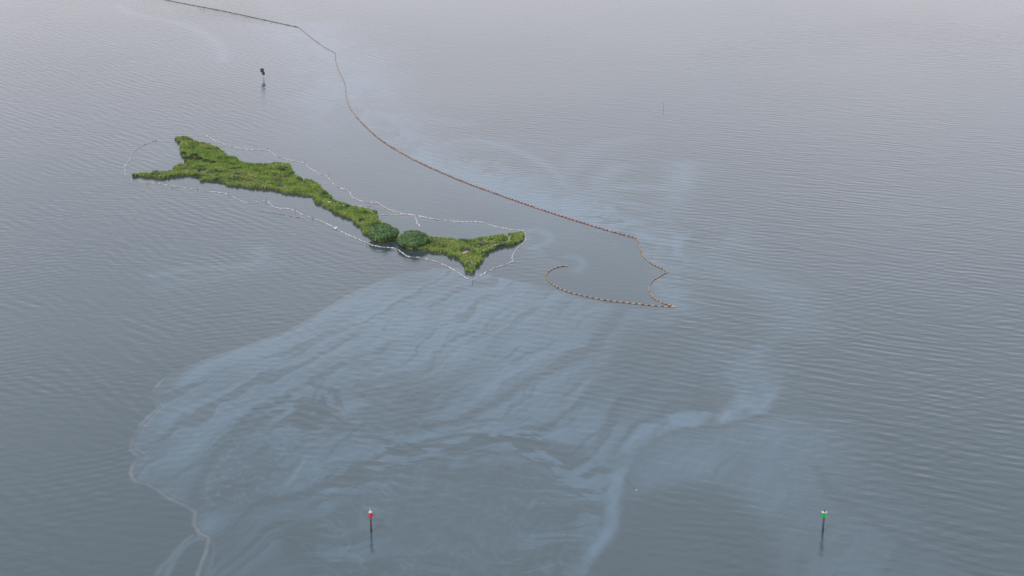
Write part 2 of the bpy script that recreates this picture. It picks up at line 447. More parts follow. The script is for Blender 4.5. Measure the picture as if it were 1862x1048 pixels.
    # sheen lying against the outside of the long boom
    for ln, w, amp in ((np.vstack([BOOM_THIN[0], BOOM_THIN[1], BOOM_RED]), 31, 1.2), (G([(1240,300),(1225,350),(1200,400),(1185,440),(1180,470)]), 9, 0.7),
                       (G([(1210,470),(1225,500),(1215,530),(1235,560)]), 9, 0.6)):
        d = seg_dist(xl, yl, ln, False, 140)
        g = np.exp(-(d / w) ** 2)
        f_ = np.maximum(f_, amp * g * np.clip(0.75 + 1.3 * fbm(xs / 18 + swx, ys_ / 40 + sw, 4, 51, 0.6), 0, 1.3))
    # calm pocket between boom and marsh carries no sheen
    POCKET = np.vstack([BOOM_THIN[1], BOOM_RED, BOOM_TAN[0], BOOM_TAN[1], BOOM_HOOK, G([(1000,470),(960,425),(880,404),(757,392),(688,368),(600,325),(555,297),(486,272),(375,247),(480,190),(560,120)])])
    pk = sstep(-0.6, 0.6, sdf(x, y, POCKET, 60))
    dnw = seg_dist(x, y, G([(375,247),(480,190),(560,120),(612,95)]), False, 200)
    pk = pk * sstep(-5, 95, dnw)
    f_ *= 1 - 0.8 * pk
    # thin streamers
    lines = [([(780,270),(860,250),(940,275),(1010,305),(1025,335)], 4, 0.7), ([(940,345),(1040,352),(1140,338),(1235,345)], 7, 0.6), ([(1130,300),(1080,330),(1100,360),(1180,380)], 6, 0.55), ([(1250,470),(1330,500),(1440,540),(1440,600)], 12, 0.4), ([(690,190),(760,215),(840,225)], 8, 0.5), ([(660,120),(700,150),(720,190)], 8, 0.6), ([(210,12),(260,32),(330,42),(375,62),(405,85),(412,112)], 4.5, 0.7), ([(470,452),(480,470),(455,482),(400,484),(330,492),(280,500)], 3.0, 0.5),
             ([(950,415),(985,414),(998,425),(992,440),(965,450)], 2.6, 0.75), ([(1030,468),(1055,472),(1062,485),(1045,498)], 2.6, 0.6),
             ([(1160,250),(1100,260),(1040,300),(1020,325),(1050,345)], 7, 0.35), ([(480,0),(520,30),(560,70)], 14, 0.35),
             ([(640,210),(700,250),(780,270),(900,262)], 10, 0.35), ([(300,1045),(320,1000),(365,978)], 0.9, 0.6),
             ([(500,480),(420,500),(300,520)], 5, 0.25), ([(560,170),(600,215),(650,260)], 5, 0.25)]
    for p, w, amp in lines:
        d = seg_dist(xs * .4 + xl * .6, ys_ * .4 + yl * .6, smooth_line(G(p)), False, 60)
        f_ = np.maximum(f_, amp * np.exp(-(d / w) ** 2))
    # dark lanes drawn through the sheen
    for p, w, amp in [([(1130,566),(1095,612),(1060,642),(960,690),(880,740),(800,768),(765,782)], 2.4, 0.75), ([(770,775),(800,790),(870,772)], 1.0, 0.5),
                      ([(590,705),(570,740),(600,765),(640,770)], 1.0, 0.7), ([(490,735),(430,780),(385,830),(360,880),(352,915)], 2.0, 0.7),
                      ([(1290,775),(1350,770),(1410,745),(1490,715)], 1.6, 0.8), ([(585,885),(650,850),(720,820),(800,797),(880,787)], 1.4, 0.9),
                      ([(1490,850),(1510,900),(1560,930),(1610,965),(1650,1000)], 1.8, 0.5), ([(380,978),(372,1010),(360,1048)], 1.2, .5)]:
        d = seg_dist(xs * .35 + xl * .65, ys_ * .35 + yl * .65, smooth_line(G(p)), False, 60)
        f_ *= 1 - amp * np.exp(-(d / w) ** 2)
    # edge lines, pale and faintly pink
    e_ = np.zeros(x.shape, np.float32)
    rim = np.exp(-((left - 0.4) / 0.45) ** 2) * sstep(30, -40, x) * inside(x, y, G([(180,640),(360,600),(860,470),(860,560),(520,660),(330,700),(320,760),(280,790),(270,870),(420,920),(420,1100),(180,1100)]))
    rim2 = np.exp(-((left - 2.4 - 1.5 * vnoise(x / 9, y / 12, 77)) / 0.35) ** 2) * (rim.max() > 0) * inside(x, y, G([(180,640),(360,600),(860,470),(860,560),(520,660),(330,700),(320,760),(280,790),(270,870),(420,920),(420,1100),(180,1100)]))
    brk = np.clip(0.62 + 0.9 * fbm(x / 6, y / 8, 3, 78), 0.1, 1)
    e_ = np.maximum(e_, rim * brk); e_ = np.maximum(e_, 0.4 * rim2 * np.clip(fbm(x / 8, y / 10, 2, 79) + .4, 0, 1))
    for p, w, amp in [([(950,565),(860,620),(770,680),(700,718),(640,750),(590,780),(555,805),(540,850),(505,905)], 0.8, 0.45), ([(1135,566),(1100,620),(1070,690),(1040,740),(1010,790)], 1.4, 0.3),
                      ([(1325,735),(1335,765),(1290,768)], 1.5, 0.5), ([(355,930),(352,955),(380,980)], 0.6, 0.7), ([(1195,440),(1190,500),(1200,520)], 1.6, 0.35), ([(352,972),(310,1000),(280,1048)], 0.7, 0.7)]:
        d = seg_dist(xs * .45 + xl * .55, ys_ * .45 + yl * .55, smooth_line(G(p)), False, 40)
        e_ = np.maximum(e_, amp * np.exp(-(d / w) ** 2) * np.clip(0.6 + 0.9 * streak2 + 0.6 * fbm(x / 12, y / 14, 2, 83), 0, 1.2) * sstep(235, 262, y + 0 * x))
    f_ = np.clip(f_ + 0.10 * patch * (1 - pk), 0, 1.2)
    # roughness of the sea
    c_ = 0.75 + 0.35 * fbm(x / 70, y / 120, 3, 61)
    right = sstep(40, 130, x - (y - 400) * 0.10)
    c_ = c_ * (0.92 + 0.2 * right)
    leftw = sstep(-70, -150, x + (y - 400) * 0.05)
    c_ = c_ * (1 + 0.55 * leftw)
    c_ = c_ * (1 - 0.22 * np.clip(f_, 0, 1)) * (1 - 0.7 * pk)
    lee = sstep(-2, 6, sdf(x, y, G(WESTL + NORTH + NORTH2 + EAST + SOUTH3[::-1] + SOUTH2[::-1] + SOUTH[::-1]), 60))
    c_ *= 1 - 0.6 * lee
    # extra chop put in to darken two patches of reflected sky far out
    for p, w in [([(1330,105),(1450,85),(1560,60),(1640,50)], 28), ([(1740,110),(1862,45),(1900,60)], 45)]:
        d = seg_dist(x, y, G(p), False, 160)
        g = np.exp(-(d / w) ** 2); c_ *= 1 + 0.9 * g
    # round wavelets spreading west from the boom's bend
    cx, cy = ground(585, 105)
    dd = np.hypot(x - cx, y - cy)
    rg = sstep(8, 25, dd) * sstep(120, 60, dd) * sstep(5, -20, x - cx)
    c_ *= 1 - 0.6 * rg
    film[sl] = np.clip(f_, 0, 1.2); chop[sl] = np.clip(c_, 0.05, 1.5); edge[sl] = np.clip(e_, 0, 1); ring[sl] = rg
    me = mesh_np('water', verts, f, None, smooth=True)
    # close the small hole under the camera with the innermost ring
    for nm, arr in (('film', film), ('chop', chop), ('edge', edge), ('ring', ring)):
        at = me.attributes.new(nm, 'FLOAT', 'POINT')
        at.data.foreach_set('value', arr.ravel().astype(np.float32))
    return me, (cx, cy)

def water_mat(ringc, drift):
    m, nt, b = new_mat('water')
    N, L = nt.nodes, nt.links
    def math_(op, a, b_=None, c=None):
        n = N.new('ShaderNodeMath'); n.operation = op
        for k, v in enumerate((a, b_, c)):
            if v is None: continue
            if isinstance(v, (int, float)): n.inputs[k].default_value = v
            else: L.new(v, n.inputs[k])
        return n.outputs[0]
    def attr(nm):
        n = N.new('ShaderNodeAttribute'); n.attribute_name = nm; return n.outputs['Fac']
    film, chop, edge, ring = attr('film'), attr('chop'), attr('edge'), attr('ring')
    geo = N.new('ShaderNodeNewGeometry')
    pos = geo.outputs['Position']
    sep = N.new('ShaderNodeSeparateXYZ'); L.new(pos, sep.inputs[0])
    px, py = sep.outputs[0], sep.outputs[1]
    def noise(scale, detail=2, vec=None, off=(0, 0, 0), rough=0.5, dist=0.0):
        n = N.new('ShaderNodeTexNoise'); n.inputs['Scale'].default_value = scale; n.inputs['Detail'].default_value = detail
        n.inputs['Roughness'].default_value = rough; n.inputs['Distortion'].default_value = dist
        v = vec if vec is not None else pos
        if off != (0, 0, 0):
            a = N.new('ShaderNodeVectorMath'); a.operation = 'ADD'; L.new(v, a.inputs[0]); a.inputs[1].default_value = off; v = a.outputs[0]
        L.new(v, n.inputs['Vector'])
        return n.outputs[0]
    def train(deg, lam, amp, off, warp=9.0, env=(0.38, 0.62), envs=0.022):
        """a train of waves running towards bearing deg with wavelength lam"""
        k = 2 * PI / lam
        a = math.radians(deg)
        ph = math_('ADD', math_('MULTIPLY', px, k * math.sin(a)), math_('MULTIPLY', py, k * math.cos(a)))
        wz = noise(0.022, 2, off=off)
        ph = math_('ADD', ph, math_('MULTIPLY', wz, warp * 2 * PI / 2))
        s = math_('SINE', ph)
        e = N.new('ShaderNodeMapRange'); e.inputs['From Min'].default_value = env[0]; e.inputs['From Max'].default_value = env[1]
        e.inputs['To Min'].default_value = 0.15
        L.new(noise(envs, 2, off=(off[1], off[0], 5)), e.inputs['Value'])
        return math_('MULTIPLY', math_('MULTIPLY', s, e.outputs[0]), amp)
    def chopn(deg, lam, along, amp, off):
        """irregular short-crested waves: noise drawn out along the crests"""
        mp = N.new('ShaderNodeMapping'); mp.vector_type = 'TEXTURE'
        mp.inputs['Rotation'].default_value = (0, 0, -math.radians(deg))
        mp.inputs['Scale'].default_value = (along, lam, 1)
        mp.inputs['Location'].default_value = off
        L.new(pos, mp.inputs['Vector'])
        n = noise(1.0, 2, vec=mp.outputs[0], rough=0.45)
        return math_('MULTIPLY', math_('SUBTRACT', n, 0.5), amp)
    # share of the two main wave trains shifts from left to right
    mr = N.new('ShaderNodeMapRange'); mr.inputs['From Min'].default_value = -120; mr.inputs['From Max'].default_value = 60
    L.new(px, mr.inputs['Value'])
    wr = mr.outputs[0]; wlft = math_('SUBTRACT', 1.0, wr)
    tR = math_('ADD', train(28, 4.4, 0.026, (11, 5, 0)), chopn(25, 3.6, 13, 0.22, (40, 7, 0)))
    tL = math_('ADD', train(52, 4.6, 0.034, (71, 55, 0)), chopn(48, 3.4, 11, 0.20, (3, 90, 0)))
    big = math_('ADD', math_('MULTIPLY', tR, wr), math_('MULTIPLY', tL, wlft))
    big = math_('ADD', big, train(8, 4.1, 0.016, (31, 205, 0)))
    big = math_('ADD', big, math_('MULTIPLY', train(-20, 3.8, 0.016, (131, 25, 0)), 1.0))
    big = math_('ADD', big, chopn(15, 1.7, 6, 0.075, (9, 4, 0)))
    fine = math_('MULTIPLY', math_('SUBTRACT', noise(2.2, 3, rough=0.6), 0.5), 0.045)
    h = math_('MULTIPLY', math_('MULTIPLY', math_('ADD', big, fine), chop), 1.05)
    # round wavelets
    dx = math_('SUBTRACT', px, ringc[0]); dy = math_('SUBTRACT', py, ringc[1])
    rr = math_('SQRT', math_('ADD', math_('MULTIPLY', dx, dx), math_('MULTIPLY', dy, dy)))
    rw = math_('MULTIPLY', math_('MULTIPLY', math_('SINE', math_('MULTIPLY', rr, 2 * PI / 5.0)), ring), 0.030)
    h = math_('ADD', h, rw)
    bp = N.new('ShaderNodeBump'); bp.inputs['Strength'].default_value = 1.0; bp.inputs['Distance'].default_value = 1.0
    L.new(h, bp.inputs['Height'])
    L.new(bp.outputs[0], b.inputs['Normal'])
    # turbid bay water, clouded unevenly with silt
    r = ramp(nt, [(0.35, (0.032, 0.047, 0.053)), (0.65, (0.042, 0.059, 0.063))])
    L.new(noise(0.006, 3), r.inputs[0])
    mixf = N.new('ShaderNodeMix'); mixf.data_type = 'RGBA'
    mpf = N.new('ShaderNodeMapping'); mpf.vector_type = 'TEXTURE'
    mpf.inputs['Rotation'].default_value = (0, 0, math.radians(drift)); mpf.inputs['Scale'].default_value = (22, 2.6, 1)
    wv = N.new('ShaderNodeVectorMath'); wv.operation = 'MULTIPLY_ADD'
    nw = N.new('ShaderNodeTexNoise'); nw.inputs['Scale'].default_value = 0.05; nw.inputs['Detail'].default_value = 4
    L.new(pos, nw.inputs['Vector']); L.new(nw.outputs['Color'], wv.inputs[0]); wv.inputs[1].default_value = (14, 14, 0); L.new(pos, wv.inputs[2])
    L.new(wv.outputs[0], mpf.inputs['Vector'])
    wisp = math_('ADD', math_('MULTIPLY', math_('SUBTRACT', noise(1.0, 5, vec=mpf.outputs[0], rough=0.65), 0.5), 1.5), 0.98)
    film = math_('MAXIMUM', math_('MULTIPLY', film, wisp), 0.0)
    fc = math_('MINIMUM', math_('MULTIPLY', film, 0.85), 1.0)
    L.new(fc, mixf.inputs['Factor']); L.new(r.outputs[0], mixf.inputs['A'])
    mixf.inputs['B'].default_value = (0.058, 0.100, 0.134, 1)  # reflected sky blue of the sheen, put into the film's base colour
    mixe = N.new('ShaderNodeMix'); mixe.data_type = 'RGBA'
    L.new(math_('MULTIPLY', edge, 0.6), mixe.inputs['Factor']); L.new(mixf.outputs['Result'], mixe.inputs['A'])
    mixe.inputs['B'].default_value = (0.15, 0.155, 0.165, 1)
    L.new(mixe.outputs['Result'], b.inputs['Base Color'])
    # the oil film has the higher refractive index
    L.new(math_('ADD', math_('MULTIPLY', math_('MINIMUM', film, 1.0), 0.27), 1.68), b.inputs['IOR'])
    b.inputs['Roughness'].default_value = 0.06
    return m

wme, ringc = build_water()
dr = np.array(ground(950, 560)) - np.array(ground(400, 900))
M['water'] = water_mat(ringc, math.degrees(math.atan2(dr[1], dr[0])))
wme.materials.append(M['water'])
water = link_mesh('water', wme)
tag(water, 'grey blue bay water with rippled waves and streaks of oil sheen', kind='structure')

# ------------------------------------------------------------------ marsh islands
def isl_sdf(x, y, poly):
    return sdf(x, y, poly, 8) + 0.9 * vnoise(x / 2.4, y / 2.8, 73) + 0.5 * vnoise(x / 1.0, y / 1.1, 75)

def height_at(x, y, poly):
    s = isl_sdf(x, y, poly)
    return np.clip(s * 0.9 - 0.05, -0.5, 0.5) + 0.05 * fbm(x / 2.5, y / 2.5, 2, 71)

def island(name, poly, label):
    x0, y0 = poly.min(0) - 3; x1, y1 = poly.max(0) + 3
    st = 0.8
    xs = np.arange(x0, x1, st); ys = np.arange(y0, y1, st)
    X, Y = np.meshgrid(xs, ys, indexing='ij')
    S = sdf(X, Y, poly, 8)
    Z = np.where(S > -2.2, height_at(X, Y, poly), -0.6)
    keep = S > -2.0
    n, m_ = X.shape
    idx = -np.ones(X.shape, int)
    cell = keep[:-1, :-1] & keep[1:, :-1] & keep[1:, 1:] & keep[:-1, 1:]
    I, J = np.nonzero(cell)
    q = np.stack([I * m_ + J, (I + 1) * m_ + J, (I + 1) * m_ + J + 1, I * m_ + J + 1], 1)
    used, inv = np.unique(q.ravel(), return_inverse=True)
    V = np.stack([X.ravel()[used], Y.ravel()[used], Z.ravel()[used]], 1)
    me = mesh_np(name, V, inv.reshape(-1, 4), M['mud'], True)
    o = link_mesh(name, me)
    tag(o, label, kind='structure')
    return o

island('marsh_ground', W_ISL, 'low dark mud, deepened for the shade along its bank, of the long western marsh island under the grass')
island('marsh_ground', E_ISL, 'low dark mud, deepened for the shade along its bank, of the smaller eastern marsh island under the grass')

BARE = [(368,314,2.6),(378,318,1.3),(846,459,2.6),(840,462,1.2),(436,327,1.4),(446,322,1.2)]
BAREW = [(*ground(a, b), r) for a, b, r in BARE]

def tufts(poly, n_per, hgt, spread, blades, wdt, seed, cond=None, edge_boost=0.35):
    r = np.random.default_rng(seed)
    x0, y0 = poly.min(0); x1, y1 = poly.max(0)
    area = (x1 - x0) * (y1 - y0)
    n = int(area * n_per)
    x = r.uniform(x0, x1, n); y = r.uniform(y0, y1, n)
    s = isl_sdf(x, y, poly)
    keep = (s > 0.35)
    dens = fbm(x / 3.2, y / 3.2, 3, 81)
    keep &= (dens > -0.36) | (s < 1.2)
    for bx, by, br in BAREW:
        keep &= np.hypot(x - bx, (y - by) * 0.6) > br * (0.8 + 0.3 * dens)
    if cond is not None: keep &= cond(x, y, s)
    x, y, s, dens = x[keep], y[keep], s[keep], dens[keep]
    n = len(x)
    z = height_at(x, y, poly); z = np.maximum(z, -0.05)
    hh = hgt * (0.85 + 0.40 * fbm(x / 5, y / 5, 3, 91) + edge_boost * sstep(2.5, 0.3, s)) * r.uniform(0.7, 1.25, n)
    hh = np.maximum(hh, 0.25)
    V = []; 
    for k in range(blades):
        an = r.uniform(0, 2 * PI, n); lean = r.uniform(0.1, 0.75, n) * spread
        bx = x + r.normal(0, 0.18, n); by = y + r.normal(0, 0.18, n)
        fx = np.cos(an); fy = np.sin(an)
        sx, sy = -fy, fx
        w = wdt * r.uniform(0.6, 1.3, n)
        hk = hh * r.uniform(0.6, 1.1, n)
        a = np.stack([bx - sx * w, by - sy * w, z - 0.05], 1)
        b_ = np.stack([bx + sx * w, by + sy * w, z - 0.05], 1)
        mx, my = bx + fx * lean * hk * 0.4, by + fy * lean * hk * 0.4
        c = np.stack([mx + sx * w * 0.8, my + sy * w * 0.8, z + hk * 0.65], 1)
        d = np.stack([mx - sx * w * 0.8, my - sy * w * 0.8, z + hk * 0.65], 1)
        t = np.stack([bx + fx * lean * hk, by + fy * lean * hk, z + hk], 1)
        V.append(np.stack([a, b_, c, d, t], 1))
    V = np.concatenate(V).reshape(-1, 3)
    nb = n * blades
    base = np.arange(nb)[:, None] * 5
    tri = np.concatenate([base + np.array([0, 1, 2]), base + np.array([0, 2, 3]), base + np.array([3, 2, 4])])
    return V, tri

for poly, lab, sd in ((W_ISL, 'bright green marsh grass covering the long western island', 1), (E_ISL, 'bright green marsh grass covering the eastern island', 2)):
    V, T = tufts(poly, 6.0, 0.82, 0.9, 7, 0.08, sd)
    o = link_mesh('marsh_grass', mesh_np('marsh_grass', V, T, M['grass']))
    tag(o, lab, kind='stuff')
    V, T = tufts(poly, 2.0, 0.8, 1.2, 5, 0.07, sd + 10, cond=lambda x, y, s: (fbm(x / 7, y / 7, 3, 95) > 0.14) & (s > 1.0))
    o = link_mesh('dead_grass', mesh_np('dead_grass', V, T, M['dead']))
    tag(o, lab.replace('bright green marsh grass covering', 'straw coloured dead grass scattered through'), kind='stuff')

# ------------------------------------------------------------------ mangroves and shrubs
def foliage_mesh(name, lumps, n, leaf, mat, seed, core=True):
    """leaf-sized faces spread over and inside uneven lumps (cx,cy,cz,rx,ry,rz)"""
    r = np.random.default_rng(seed)
    vol = np.array([l[3] * l[4] for l in lumps]); vol = vol / vol.sum()
    pick = r.choice(len(lumps), n, p=vol)
    Lm = np.array(lumps)[pick]
    d = r.normal(size=(n, 3)); d /= np.linalg.norm(d, axis=1)[:, None]
    rad = 1 - np.abs(r.normal(0, 0.13, n))
    # twig clusters: push in and out by direction noise
    rad *= 1 + 0.13 * fbm(d[:, 0] * 3 + pick * 3.1, d[:, 1] * 3 + d[:, 2] * 2.2, 3, seed % 50)
    c = Lm[:, :3] + d * Lm[:, 3:] * rad[:, None]
    ok = c[:, 2] > 0.25
    # drop leaves buried deep inside a neighbouring lump
    for l in lumps:
        q = ((c - np.array(l[:3])) / np.array(l[3:])); ok &= (q ** 2).sum(1) > 0.45
    c = c[ok]; d = d[ok]; n = len(c)
    nrm = d + r.normal(0, 0.55, (n, 3)); nrm[:, 2] += 0.35; nrm /= np.linalg.norm(nrm, axis=1)[:, None]
    t = np.cross(nrm, r.normal(size=(n, 3))); t /= np.linalg.norm(t, axis=1)[:, None]
    s = np.cross(nrm, t)
    sz = leaf * r.uniform(0.6, 1.3, n)[:, None]
    V = np.stack([c - t * sz, c - s * sz * 0.5, c + t * sz, c + s * sz * 0.5], 1).reshape(-1, 3)
    F = np.arange(n * 4).reshape(-1, 4)
    return mesh_np(name, V, F, mat)

def mangrove(cx, cy, rx, ry, h, label, seed, group):
    r = random.Random(seed)
    t = empty('mangrove_tree', (cx, cy, 0))
    tag(t, label, 'tree', group)
    lumps = [(0, 0, h * 0.48, rx * 0.80, ry * 0.8, h * 0.46)]
    for k in range(13):
        a = 2 * PI * k / 13 + r.uniform(-.2, .2)
        q = r.uniform(0.50, 0.68)
        s = r.uniform(0.26, 0.38)
        lumps.append((math.cos(a) * rx * q, math.sin(a) * ry * q, h * r.uniform(0.30, 0.50), rx * s, ry * s, h * r.uniform(0.26, 0.36)))
    for k in range(7):
        a = r.uniform(0, 2 * PI); q = r.uniform(0.1, 0.45); s = r.uniform(0.22, 0.32)
        lumps.append((math.cos(a) * rx * q, math.sin(a) * ry * q, h * r.uniform(0.66, 0.80), rx * s, ry * s, h * r.uniform(0.18, 0.26)))
    link_mesh('crown', foliage_mesh('crown', lumps, 24000, 0.22, M['leafA'], seed), t)
    bm = bmesh.new()
    for k in range(7):                      # several stems from one root mass
        a = r.uniform(0, 2 * PI)
        b0 = Vector((r.uniform(-.3, .3) * rx * .5, r.uniform(-.3, .3) * ry * .5, -0.2))
        e = Vector((math.cos(a) * rx * .55, math.sin(a) * ry * .55, h * .6))
        mid = b0.lerp(e, .5) + Vector((0, 0, h * .12))
        bm_tube(bm, [b0, mid, e], [.17, .11, .04], 6)
    link_mesh('trunk', bm_mesh('trunk', bm, M['bark'], True), t)
    bm = bmesh.new()
    for k in range(150):                    # arching prop roots round the skirt
        a = r.uniform(0, 2 * PI); q = r.uniform(.35, .86)
        p = Vector((math.cos(a) * rx * q, math.sin(a) * ry * q, r.uniform(.8, 1.5)))
        e = p + Vector((math.cos(a) * r.uniform(.2, .7), math.sin(a) * r.uniform(.2, .7), 0)); e.z = -.2
        bm_tube(bm, [p, p.lerp(e, .5) + Vector((math.cos(a) * .12, math.sin(a) * .12, .15)), e], [.04, .035, .03], 4, False)
    o = link_mesh('root', bm_mesh('root', bm, M['bark']), t)
    o['kind'] = 'stuff'
    return t

gx, gy = ground(697, 436)
mangrove(gx, gy + 1.5, 6.2, 7.0, 5.0, 'dark green domed mangrove at the eastern tip of the long island', 5, 'mangroves between the two islands')
gx, gy = ground(751, 448)
mangrove(gx, gy + 1.5, 6.2, 7.2, 5.6, 'dark green domed mangrove at the western end of the short island', 8, 'mangroves between the two islands')

def shrub(px, py, r_, h, label, seed):
    x, y = ground(px, py)
    rr = random.Random(seed)
    t = empty('marsh_shrub', (x, y, 0.2)); tag(t, label, 'shrub', 'dark shrubs in the marsh grass')
    lumps = [(0, 0, h * .5, r_ * .8, r_ * .8, h * .48)]
    for k in range(5):
        a = rr.uniform(0, 2 * PI)
        lumps.append((math.cos(a) * r_ * .5, math.sin(a) * r_ * .5, h * rr.uniform(.35, .6), r_ * .45, r_ * .45, h * .35))
    link_mesh('crown', foliage_mesh('crown', lumps, int(900 * r_ * r_), 0.13, M['leafB'], seed), t)
    bm = bmesh.new()
    for k in range(4):
        a = rr.uniform(0, 2 * PI)
        bm_tube(bm, [(0, 0, -.3), (math.cos(a) * r_ * .2, math.sin(a) * r_ * .2, h * .4), (math.cos(a) * r_ * .5, math.sin(a) * r_ * .5, h * .75)], [.06, .04, .02], 5)
    link_mesh('stem', bm_mesh('stem', bm, M['bark']), t)

for k, (a, b, r_, h, lab) in enumerate([
    (334,283,1.5,1.6,'small dark shrub on the north-west shore where the island forks'),
    (344,293,2.6,2.2,'widest dark shrub in the fork of the west end of the long island'),
    (353,287,2.2,1.9,'dark shrub just inland of the widest shrub in the western fork'),
    (362,293,2.2,1.9,'dark shrub third in the row running east from the western fork'),
    (374,297,2.0,1.7,'dark shrub fourth in the row running east from the western fork'),
    (388,299,1.8,1.5,'dark shrub at the east end of the row in the western part'),
    (513,313,1.5,1.5,'low dark shrub on the broad hump in the middle of the long island'),
    (520,309,1.1,1.3,'low dark shrub on the landward side of the hump on the long island'),
    (555,337,1.0,1.2,'low dark shrub where the long island narrows'),
    (362,313,0.9,1.1,'low dark shrub beside the pale shell patch in the west'),
    (393,313,1.1,1.3,'low dark shrub east of the pale shell patch in the west'),
    (664,389,1.0,1.2,'low dark shrub inside the bend of stranded boom near the mangroves'),
    (872,449,1.3,1.3,'low dark shrub inland of the stranded boom on the short island'),
    (893,440,1.2,1.2,'low dark shrub between the stranded boom and the north shore of the short island'),
    (860,462,1.1,1.2,'low dark shrub just east of the pale shell patch on the short island')]):
    shrub(a, b, r_, h, lab, 100 + k)

# ------------------------------------------------------------------ pale shell and drift heaps on the marsh
def drift(px, py, w, label, seed, z=0.33):
    x, y = ground(px, py, z)
    r = random.Random(seed)
    t = empty('debris_heap', (x, y, z)); tag(t, label, 'debris')
    bm = bmesh.new()
    n = 22
    c = bm.verts.new((0, 0, .28)); rings = [[], []]
    for q, (rad, hh) in enumerate(((.55, .2), (1.0, -.05))):
        for k in range(n):
            a = 2 * PI * k / n
            j = rad * (1 + .3 * math.sin(3 * a + seed) + r.uniform(-.15, .15))
            rings[q].append(bm.verts.new((math.cos(a) * w * j, math.sin(a) * w * 1.3 * j, hh + r.uniform(-.05, .05))))
    for k in range(n):
        bm.faces.new((c, rings[0][k], rings[0][(k + 1) % n]))
        bm.faces.new((rings[0][k], rings[1][k], rings[1][(k + 1) % n], rings[0][(k + 1) % n]))
    link_mesh('shell_mound', bm_mesh('shell_mound', bm, M['shell'], True), t)
    for k in range(4):
        bm = bmesh.new(); a = r.uniform(0, PI); L = r.uniform(.8, 1.6) * w * .5
        p = Vector((r.uniform(-.5, .5) * w, r.uniform(-.6, .6) * w, .32)); d = Vector((math.cos(a), math.sin(a), .05)) * L
        bm_tube(bm, [p - d, p, p + d], [.07, .1, .06], 5)
        link_mesh('drift_log', bm_mesh('drift_log', bm, M['dead']), t)

drift(369, 315, 1.7, 'pinkish shell heap with drift logs in the western half of the long island', 3)
drift(847, 460, 1.8, 'pinkish shell heap with drift logs in the middle of the short island', 4)
drift(437, 327, .8, 'small pale shell heap at the centre of the long island', 5)

def scrap(px, py, label, seed, s=1.0):
    x, y = ground(px, py, 0.9)
    r = random.Random(seed)
    bm = bmesh.new()
    for k in range(3):
        a = r.uniform(-.5, .9)
        p = Vector((r.uniform(-.3, .3) * s, r.uniform(-.5, .5) * s, r.uniform(-.05, .1)))
        d = Vector((math.cos(a), math.sin(a), 0)) * .5 * s
        bm_tube(bm, [p - d, p - d * .8, p + d * .8, p + d], [.08 * s, .2 * s, .2 * s, .08 * s], 8)
    o = link_mesh('boom_scrap', bm_mesh('boom_scrap', bm, M['white'], True)); o.location = (x, y, .9)
    tag(o, label, 'debris')
scrap(599, 368, 'bright white scrap of boom stranded on the narrow neck of the long island', 1, 1.1)
scrap(625, 374, 'small white scrap of boom on the north edge of the narrow neck', 3, .6)
scrap(492, 336, 'small pale scrap lying in grass near the south shore of the long island', 4, .45)
scrap(516, 340, 'tiny pale scrap in the grass south of the hump on the long island', 5, .4)

# ------------------------------------------------------------------ booms
def float_mesh(name, L, r, mat, n=8, sag=0.0):
    bm = bmesh.new()
    h = L / 2
    bm_tube(bm, [(-h, 0, 0), (-h + .12 * L, 0, 0), (0, 0, sag), (h - .12 * L, 0, 0), (h, 0, 0)], [r * .45, r, r * 1.05, r, r * .45], n)
    return bm_mesh(name, bm, mat, True)

def joint_mesh(L, r, mat):
    bm = bmesh.new()
    bm_box(bm, (0, 0, -r * .2), (L, r * .5, r * 1.5))
    bm_box(bm, (0, 0, r * .35), (L * .3, r * 1.2, r * 1.0))
    return bm_mesh('joint', bm, mat)

def boom(name, line, step, L, r, fmat, jmat, label, group, z=0.08, jitter=0.08, joint=True, skip=0.0, seed=0, zf=None, zr=None):
    rr = random.Random(seed)
    pts, total = walk(line, step)
    ox, oy, _ = pts[0]
    t = empty(name, (ox, oy, 0)); tag(t, label, 'boom', group)
    fms = [float_mesh('float', L, r, fmat), float_mesh('float', L * .97, r * .85, fmat), float_mesh('float', L, r * 1.08, fmat)]
    jm = joint_mesh(step - L + .12, r, jmat) if joint else None
    for i, (x, y, a) in enumerate(pts):
        if rr.random() >= skip:
            o = link_mesh('float', fms[rr.randrange(3)], t)
            zz = z + rr.uniform(-.04, .03) + (zf(x, y) if zf else 0)
            o.location = (x - ox + rr.gauss(0, jitter), y - oy + rr.gauss(0, jitter), zz)
            o.rotation_euler = (0, 0, a + rr.gauss(0, jitter * .8))
        if joint and i:
            xp, yp, ap = pts[i - 1]
            o = link_mesh('joint', jm, t)
            o.location = ((x + xp) / 2 - ox, (y + yp) / 2 - oy, z - .02)
            o.rotation_euler = (0, 0, math.atan2(y - yp, x - xp))
    if not joint:
        bm = bmesh.new()
        bm_tube(bm, [(x - ox, y - oy, z + (zf(x, y) if zf else 0)) for x, y, a in pts] if len(pts) > 1 else [(0, 0, 0), (.3, 0, 0)], .05, 5)
        link_mesh('tension_line', bm_mesh('tension_line', bm, M['rope']), t)
    return t, len(pts), total

